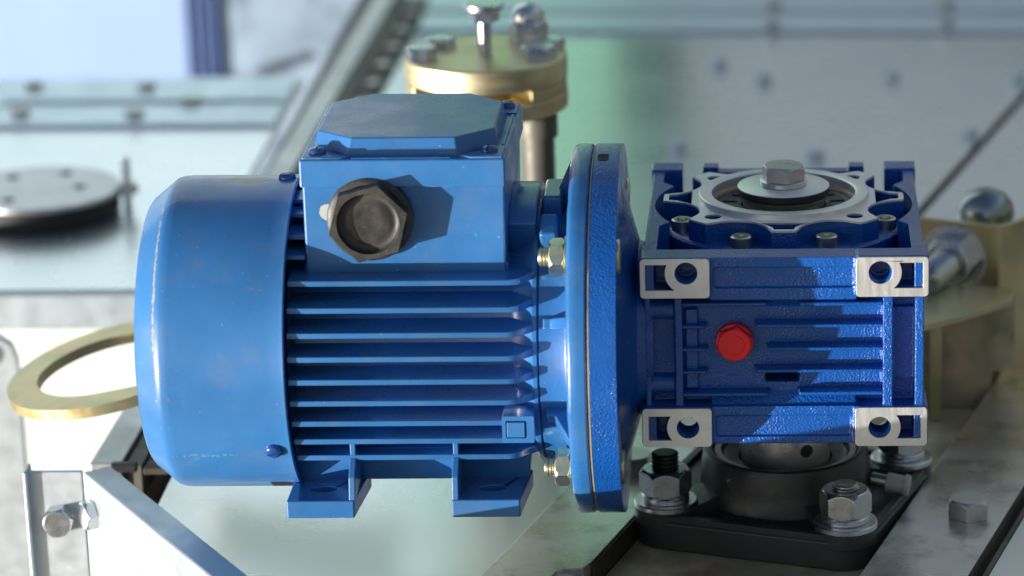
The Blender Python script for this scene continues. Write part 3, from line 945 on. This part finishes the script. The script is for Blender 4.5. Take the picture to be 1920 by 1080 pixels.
part('centering_ring', mb, M_turned, cov, M=C0)
mb = MB(); mb.lathe([(31.15, 40.5), (31.1, 41.5), (30.0, 42.0), (29.6, 41.2), (29.6, 40.6)], 'z', seg=96)
part('bronze_lip', mb, M_bronze, cov, M=C0)
mb = MB(); mb.lathe([(30.6, 39), (30.6, 40.7), (28.6, 41.2), (27.2, 40.5), (20.6, 40.5), (19.8, 41.2), (18.5, 40.8), (18.2, 38)], 'z', seg=96)
part('oil_seal', mb, M_seal, cov, M=C0)
for k in range(16):
    a = R_(11.25+22.5*k)
    mb = MB(); mb.box(20.9, 27.0, -0.35, 0.35, 40.4, 40.95, Matrix.Rotation(a, 4, 'Z'))
    part('seal_groove', mb, M_black_plate, cov, M=C0)
mb = MB(); mb.lathe([(17.8, 38), (17.8, 43.0), (17.2, 43.4), (19.2, 43.8), (19.4, 45.4), (19.0, 45.8), (10, 45.8)], 'z', seg=80)
part('hollow_shaft', mb, M_zinc_dull, t_g, M=C0)
mb = MB(); mb.lathe([(9, 45.9), (19.9, 45.9), (20.2, 46.2), (20.2, 48.9), (19.8, 49.2)], 'z', seg=96)
part('washer_edge', mb, M_rubber, t_g, M=C0)
mb = MB(); mb.lathe([(0.01, 49.6), (19.4, 49.6), (20.0, 49.3), (20.0, 49.0)], 'z', seg=96)
wsh = part('end_washer', mb, M_turned, t_g, M=C0)
mb = MB(); mb.lathe([(5, 49.65), (9.8, 49.65), (10.2, 50.0), (10.2, 51.8), (9.8, 52.1), (5, 52.1)], 'z', seg=64)
part('spring_washer', mb, M_zinc, t_g, M=C0)
bolt = part('end_bolt', hexhead(MB(), 9.8, 6.4, z0=52.15), M_zinc_dull, t_g, 0.15, M=C0 @ Matrix.Rotation(R_(-18), 4, 'Z'))
fc = bpy.data.curves.new('grade_mark', 'FONT'); fc.body = "8.8"; fc.size = 4.2*MM; fc.extrude = 0.12*MM; fc.align_x = 'CENTER'; fc.align_y = 'CENTER'
fo = bpy.data.objects.new('tmp_text', fc); col.objects.link(fo); bpy.context.view_layer.update()
tm = text_mesh(fo); bpy.data.objects.remove(fo); tm.materials.append(M_zinc)
part('grade_mark', None, None, bolt, M=C0 @ T(3.2, 1.5, 58.6) @ Matrix.Rotation(R_(-35), 4, 'Z'), mesh=tm)
# socket screws round the cover
mb = MB(); mb.lathe([(2.3, 2.6), (2.5, 4.9), (4.0, 5.1), (4.75, 4.6), (4.8, 0), (0.01, 0)], 'z', seg=32)
mb.lathe([(2.45, 4.9), (2.1, 2.9), (0.01, 2.7)], 'z', seg=6)
me_c = mb.mesh('cover_screw', 35); me_c.materials.append(M_ybolt)
for k in range(8):
    a = R_(22.5+45*k)
    part('cover_screw', None, None, cov, M=C0 @ T(47.4*math.cos(a), 47.4*math.sin(a), 34.6), mesh=me_c)
# lower cover
mb = MB(); mb.lathe([(18, -40), (46, -40), (47, -39), (47, -32)], 'z', seg=64)
part('lower_cover', mb, M_gear_smooth, t_g, M=C0)
# input flange: cone and disc
AX = (0, 35.6, 0)
mb = MB(); mb.lathe([(20, -56), (36.5, -58), (37.5, -61.5), (60.5, -68.2), (63.5, -68.6)], 'x', AX, 128)
part('input_cone', mb, M_gear_smooth, t_g)
mb = MB(); mb.cyl(34, -66, -55, 'x', AX, 96)
part('input_neck', mb, M_gear_smooth, t_g)
def flange_poly(R, notch=True):
    o = []
    for i in range(180):
        a = 2*i
        if notch and 99 <= a <= 103: continue
        o.append((35.6+R*math.cos(R_(a)), R*math.sin(R_(a))))
        if notch and a == 98:
            for da in (98.6, 103.4):
                o.append((35.6+(R-4.5)*math.cos(R_(da)), (R-4.5)*math.sin(R_(da))))
    return o
mb = MB(); mb.prism([flange_poly(78.8, False), circ(35.6, 0, 61, 90)[::-1]], 'x', -78.9, -68.2)
fl = part('input_flange', mb, M_gear, t_g, 2.2, seg=4)
mb = MB(); mb.lathe([(61.2, -68.8), (61.2, -72), (30, -72)], 'x', AX, 96)
part('flange_web', mb, M_gear_smooth, t_g)
# dark plate near the rim's top: the shade of a small slot, painted
mb = MB(); mb.prism([rrect(-2.3, 2.3, -3.4, 3.4, 1.2)], 'z', -0.5, 0.12)
_a = R_(97); _n = Vector((0, math.cos(_a), math.sin(_a)))
part('rim_slot', mb, M_hole, fl, M=T(-75.2, 35.6+78.8*_n.y, 78.8*_n.z) @ _n.to_track_quat('Z', 'X').to_matrix().to_4x4() @ Matrix.Rotation(R_(90), 4, 'Z'))
# flange bolts (heads on the gearbox side, nuts with stud ends on the motor side)
for k in range(4):
    a = R_(45+90*k)
    cy, cz = 35.6+65.0*math.cos(a), 65.0*math.sin(a)
    Wb = T(-68.0, cy, cz) @ Matrix.Rotation(R_(90), 4, 'Y')
    part('flange_bolt', hexhead(MB(), 8.2, 3.4, z0=-2.6), M_ybolt, t_g, M=Wb @ Matrix.Rotation(R_(10), 4, 'Z'))
# =================================================================== MOTOR
t_m = thing('electric_motor', "bright blue finned electric motor with a terminal box on top", 'motor', (-160, 35.6, -63))
# gasket
mb = MB(); mb.lathe([(40, -80.0), (77.6, -80.0), (78.2, -79.7), (78.2, -79.25), (77.6, -79.0), (40, -79.0)], 'x', AX, 128)
part('gasket', mb, M_gasket, t_m)
mb = MB(); mb.lathe([(40, -88.6), (76.8, -88.6), (78.0, -88.0), (78.6, -86.8), (78.8, -84.0), (78.7, -81.2), (77.8, -80.3), (77.0, -80.05), (40, -80.05)], 'x', AX, 160)
dm = mb
mf = part('motor_flange', dm, M_flange, t_m)
dt = bpy.data.textures.new('flange_wobble', 'CLOUDS'); dt.noise_scale = 0.012
dd = mf.modifiers.new('cast', 'DISPLACE'); dd.texture = dt; dd.strength = 0.7*MM; dd.mid_level = 0.5; dd.texture_coords = 'LOCAL'
# end shield bell
mb = MB(); mb.lathe([(30, -101.4), (55.2, -101.4), (55.8, -100.8), (55.8, -90.5), (56.8, -89.2), (58.5, -88.7)], 'x', AX, 128)
part('end_shield', mb, M_flange, t_m)
for ang_, w in ((90, 2.6), (200, 2.4), (160, 2.4), (270, 2.6), (20, 2.4), (-20, 2.4)):
    Mk = Matrix.Translation((0, 35.6, 0)) @ Matrix.Rotation(R_(ang_-90), 4, 'X')
    mb = MB()
    mb.add([(-99, -w, 50), (-88.2, -w, 50), (-88.2, -w, 77.2), (-95.5, -w, 60.5), (-99, -w, 60.5), (-99, w, 50), (-88.2, w, 50), (-88.2, w, 77.2), (-95.5, w, 60.5), (-99, w, 60.5)],
           [(0, 1, 2, 3, 4), (9, 8, 7, 6, 5), (0, 5, 6, 1), (1, 6, 7, 2), (2, 7, 8, 3), (3, 8, 9, 4), (4, 9, 5, 0)], Mk)
    part('gusset', mb, M_flange, t_m, 0.8)
# through-bolt lugs at 45 degrees on the shield and on the stator
for k, a in enumerate((118, 242, 228)):
    if k == 2: continue
    Mk = Matrix.Translation((0, 35.6, 0)) @ Matrix.Rotation(R_(a), 4, 'X')
    mb = MB(); mb.box(-101.2, -93.5, 49, 62.8, -6.5, 6.5, Mk)
    part('shield_lug', mb, M_flange, t_m, 1.6, seg=3)
mb = MB(); mb.box(-101.0, -92.5, 22, 50, 46, 62.6)
part('shield_lug', mb, M_flange, t_m, 1.5, seg=3)
# nuts with studs
for k in range(4):
    a = R_(45+90*k)
    cy, cz = 35.6+65.0*math.cos(a), 65.0*math.sin(a)
    Wn = T(-88.5, cy, cz) @ Matrix.Rotation(R_(-90), 4, 'Y')
    mb = MB(); mb.cyl(8.8, 0, 1.2, ch=0.2)
    part('nut_washer', mb, M_ybolt, t_m, M=Wn)
    nut = part('flange_nut', hexhead(MB(), 8.0, 6.6, z0=1.2, bore=3.8, both=True), M_ybolt, t_m, 0.1, M=Wn @ Matrix.Rotation(R_(24), 4, 'Z'))
    mb = MB(); thread(mb, 4.0, 0, 12.2, 1.3)
    part('stud_end', mb, M_ybolt, nut, M=Wn)
    mb = MB(); mb.box(-7, 7, -9.5, 4, -2.4, 0.05)
# stator barrel
mb = MB(); mb.lathe([(44, -204), (47.5, -203), (47.5, -113), (54.5, -104.6), (56.2, -103.6), (56.2, -102.1), (55.6, -101.6), (40, -101.6)], 'x', AX, 128)
part('stator_barrel', mb, M_barrel, t_m)
mb = MB(); mb.lathe([(54.9, -101.75), (54.9, -101.3)], 'x', AX, 96)
part('seam', mb, M_hole, t_m)
# fins
RT = 64.0
for i, z in enumerate((37.0, 27.2, 17.6, 8.0, -1.7, -11.2, -20.9, -30.2, -39.6)):
    yt = 35.6 - math.sqrt(RT*RT - z*z)
    yr = 35.6 - math.sqrt(46.0**2 - min(abs(z), 40)**2) + 6
    yb = 35.6 - math.sqrt(56.5**2 - z*z)
    tip, root = 1.2, 1.9
    xr = -110.5 if i < 7 else -113.5
    jit = random.uniform(-0.8, 0.8)
    st = [(-203.5, yt, tip), (xr-3.0+jit, yt, tip), (xr+1.5+jit, yt+1.6, tip+0.2), (-104.2, yb-0.2, tip+0.5), (-102.9, yb+1.5, tip+0.5)]
    if i == 0: st[0] = (-203.5, yt, tip)
    vs = []
    for (x, y, h) in st:
        vs += [(x, y, z+h), (x, y, z-h), (x, yr, z-root), (x, yr, z+root)]
    fs = [(0, 3, 2, 1)]
    for k in range(len(st)-1):
        for q in range(4):
            r2 = (q+1) % 4
            fs.append((k*4+q, k*4+r2, k*4+4+r2, k*4+4+q))
    e = (len(st)-1)*4
    fs.append((e, e+1, e+2, e+3))
    mb = MB(); mb.add(vs, fs)
    part('cooling_fin', mb, M_motor, t_m, 0.4, seg=3)
# ends of the upper fins between the fan cover and the terminal box
for z, yt in ((61.0, 22), (57.6, 12.7), (51.5, 1.1), (45.2, -6.8)):
    mb = MB(); mb.add([(-206, yt, z-0.9), (-197.0, yt, z-0.9), (-197.0, yt, z+0.9), (-206, yt, z+0.9), (-206, 34, z-1.8), (-197.0, 34, z-1.8), (-197.0, 34, z+1.8), (-206, 34, z+1.8)],
           [(0, 1, 2, 3), (4, 7, 6, 5), (0, 4, 5, 1), (1, 5, 6, 2), (2, 6, 7, 3), (3, 7, 4, 0)])
    part('cooling_fin', mb, M_motor, t_m, 0.4)
mb = MB(); mb.lathe([(40, -206), (47.8, -205.9), (47.8, -198), (45, -197.9)], 'x', (0, 37.6, 0), 96)
part('stator_collar', mb, M_barrel, t_m)
# data pad
mb = MB(); mb.prism([rrect(-116.5, -103.3, -28.8, -17.2, 0.6), rrect(-115.0, -106.6, -26.8, -19.2, 0.5)[::-1]], 'y', -27.4, -14)
part('earth_lug', mb, M_motor, t_m, 0.35)
mb = MB(); mb.box(-114.5, -107.1, -27.9, -14, -26.3, -19.7)
part('earth_plate', mb, M_motor, t_m, 0.3)
# feet
def foot(x0, x1, webx0, webx1, s):
    f = None
    mb = MB()
    out = [(x0, -24), (x1, -24), (x1+3.0, 12), (x0, 12)]
    hole = [(p[0], p[1]) for p in circ((x0+x1)/2+1.0-s*1.2, -9.5, 3.6, 20)]
    hole = [((x-(x0+x1)/2)*1.5+(x0+x1)/2, y) for x, y in hole]
    mb.prism([out, hole[::-1]], 'z', -63, -55.2)
    f = part('foot', mb, M_motor, t_m, 0.8, seg=3, smooth=0)
    mb = MB(); mb.prism([(-23.4, -55.6), (12, -55.6), (14, -38), (-13, -38), (-21.5, -46)], 'x', webx0, webx1)
    part('foot_web', mb, M_motor, f, 0.5)
    mb = MB(); mb.add([(x0+0.5, 2, -56), (x1+2, 2, -56), (x1+2, 12, -56), (x0+0.5, 12, -56), (x0+0.5, 0, -36), (x1+4, 0, -36), (x1+4, 30, -36), (x0+0.5, 30, -36)],
                      [(0, 3, 2, 1), (4, 5, 6, 7), (0, 1, 5, 4), (1, 2, 6, 5), (2, 3, 7, 6), (3, 0, 4, 7)])
    part('foot_back', mb, M_motor, f, 0.8)
    return f
foot(-207.6, -179.4, -181.6, -178.9, 1)
foot(-138.9, -110.4, -138.7, -136.0, 0)
for xx in (-181.4, -138.5):
    mb = MB(); mb.box(xx, xx+2.4, -14.5, 4, -39.2, -31)
    part('web_stub', mb, M_motor, t_m, 0.5)
mb = MB(); mb.add([(-179.5, 1, -55.5), (-138, 1, -55.5), (-138, 60, -55.5), (-179.5, 60, -55.5), (-181, -8, -38), (-136, -8, -38), (-136, 60, -38), (-181, 60, -38)],
                  [(0, 3, 2, 1), (4, 5, 6, 7), (0, 1, 5, 4), (1, 2, 6, 5), (2, 3, 7, 6), (3, 0, 4, 7)])
part('foot_skirt', mb, M_motor, t_m, 1.5, seg=3)

# fan cover ---------------------------------------------------------
mb = MB()
prof = [(65.6, -204.2), (66.5, -204.3), (66.9, -204.8), (66.6, -206.5), (66.4, -212), (66.4, -252), (66.2, -255), (65.5, -257.0), (64.4, -258.2), (58.0, -266.0), (56.6, -267.0), (54.5, -267.4), (20, -268.2), (0.01, -268.2)]
mb.lathe(prof, 'x', AX, 160)
mb.lathe([(65.6, -204.2), (65.4, -215), (64.8, -250)], 'x', AX, 96)
fan = part('fan_cover', mb, M_fan, t_m)
sc_me = slot_screw(3.6, 2.4, 0.9, 20).mesh('cover_screw', 40); sc_me.materials.append(M_dark)
def on_fan(x, elev):   # elevation angle on the cover, from the camera side
    a = R_(elev)
    n = Vector((0, -math.cos(a), math.sin(a)))
    W = T(x, 35.6+66.5*n.y, 66.5*n.z) @ n.to_track_quat('Z', 'Y').to_matrix().to_4x4()
    return W
part('cover_screw', None, None, fan, M=on_fan(-211.8, -30.0), mesh=sc_me)
part('cover_screw', None, None, fan, M=on_fan(-209.5, 93), mesh=sc_me)
mb = MB(); mb.box(-5.6, 5.6, -4.2, 4.2, -0.35, 0.12)
part('cover_slot', mb, M_hole, fan, M=on_fan(-211.6, -60))

# terminal box --------------------------------------------------------
mb = MB()
mb.add([(-197.0, -5.0, 34), (-114.6, -5.0, 34), (-114.6, 76, 34), (-197.0, 76, 34), (-196.8, -6.2, 77), (-113.8, -6.2, 77), (-113.8, 77, 77), (-196.8, 77, 77)],
       [(0, 3, 2, 1), (4, 5, 6, 7), (0, 1, 5, 4), (1, 2, 6, 5), (2, 3, 7, 6), (3, 0, 4, 7)])
tb = part('terminal_box', mb, M_box, t_m, 1.2, seg=3)
mb = MB(); mb.box(-198, -113.8, -3.0, 70, 33, 41.6)
part('box_foot', mb, M_motor, tb, 1.0)
lid_poly = [(-197.3, -8.8), (-113.4, -8.8), (-112.6, 81), (-196.6, 81)]
mb = MB()
mb.prism([lid_poly], 'z', 75.6, 87.4)
lid = part('box_lid', mb, M_box, tb, 0.9, seg=3)
# octagonal raised top
bot = [(-178.5, -2.6), (-133.0, -2.6), (-117.4, 10.6), (-117.4, 60), (-133, 74.5), (-177, 74.5), (-193.4, 60), (-193.4, 9.0)]
top = [(-176.6, -0.6), (-134.2, -0.6), (-119.0, 13.4), (-119.2, 58), (-134.2, 72), (-176.2, 72), (-191.6, 58), (-191.6, 12.0)]
mb = MB()
mb.add([(x, y, 86.6) for x, y in bot] + [(x, y, 94.6) for x, y in top],
       [tuple(range(8))[::-1], tuple(range(8, 16))] + [(i, (i+1) % 8, 8+(i+1) % 8, 8+i) for i in range(8)])
part('raised_top', mb, M_box, lid, 0.7, seg=3)
# border ridges and lug corners on the lid
mb = MB(); mb.box(-176, -135.5, -7.6, -5.4, 87.0, 87.9)
part('lid_ridge', mb, M_box, lid, 0.3)
mb = MB(); mb.prism([(-116.2, 12), (-115.0, 12), (-114.6, 60), (-115.8, 60)], 'z', 87.1, 88.2)
part('lid_ridge', mb, M_box, lid, 0.3)
for poly in ([(-196.0, -7.8), (-181, -7.8), (-176.5, -5.2), (-183.5, -0.5), (-193.5, 6.5), (-196.0, 6.5)],
             [(-132, -5.4), (-127.5, -7.8), (-114.4, -7.8), (-114.4, 9.5), (-117.6, 9.5)],
             [(-117, 62), (-113.8, 62), (-113.8, 80), (-131, 80), (-131, 76)],
             [(-195.7, 62), (-193, 62), (-179, 76), (-179, 80), (-195.7, 80)]):
    mb = MB(); mb.prism(poly, 'z', 87.1, 88.3)
    part('lid_corner_boss', mb, M_box, lid, 0.4)
for x, y, rt in ((-190.6, -0.5, 70), (-120.4, 1.2, 60), (-118.6, 72.5, 10), (-190.2, 73, 30)):
    part('lid_screw', None, None, lid, M=T(x, y, 88.2) @ Matrix.Rotation(R_(rt), 4, 'Z'), mesh=sc_me)
# dark sleeve right of the box
mb = MB(); mb.prism([[(35.6+63.0*math.cos(R_(a)), 63.0*math.sin(R_(a))) for a in range(62, 121, 4)] + [(12, 42), (58, 42)]], 'x', -114.4, -102.6)
part('box_neck', mb, M_flange, t_m, 1.0, seg=3)

# black blanking plug on the front of the box ---------------------------
CM = T(-169.3, -6.0, 62.2) @ Matrix.Rotation(R_(90), 4, 'X')
mb = MB(); mb.lathe([(17.2, -1), (17.6, 0.4), (17.6, 3.0), (16.8, 3.8), (15, 4.2)], 'z', seg=72)
cap = part('cable_plug', mb, M_cap, tb, M=CM)
hexa = [(16.9*math.cos(R_(15+60*k)), 16.9*math.sin(R_(15+60*k))) for k in range(6)]
mb = MB(); mb.prism([hexa, circ(0, 0, 12.7, 64)[::-1]], 'z', 2.0, 10.2)
part('plug_hexagon', mb, M_cap, cap, 0.45, M=CM)
mb = MB(); mb.lathe([(12.75, 9.9), (12.5, 7.4), (11.6, 6.5), (9.6, 6.3), (8.6, 6.8), (5.0, 6.3), (0.01, 6.2)], 'z', seg=72)
part('plug_dish', mb, M_cap, cap, M=CM)
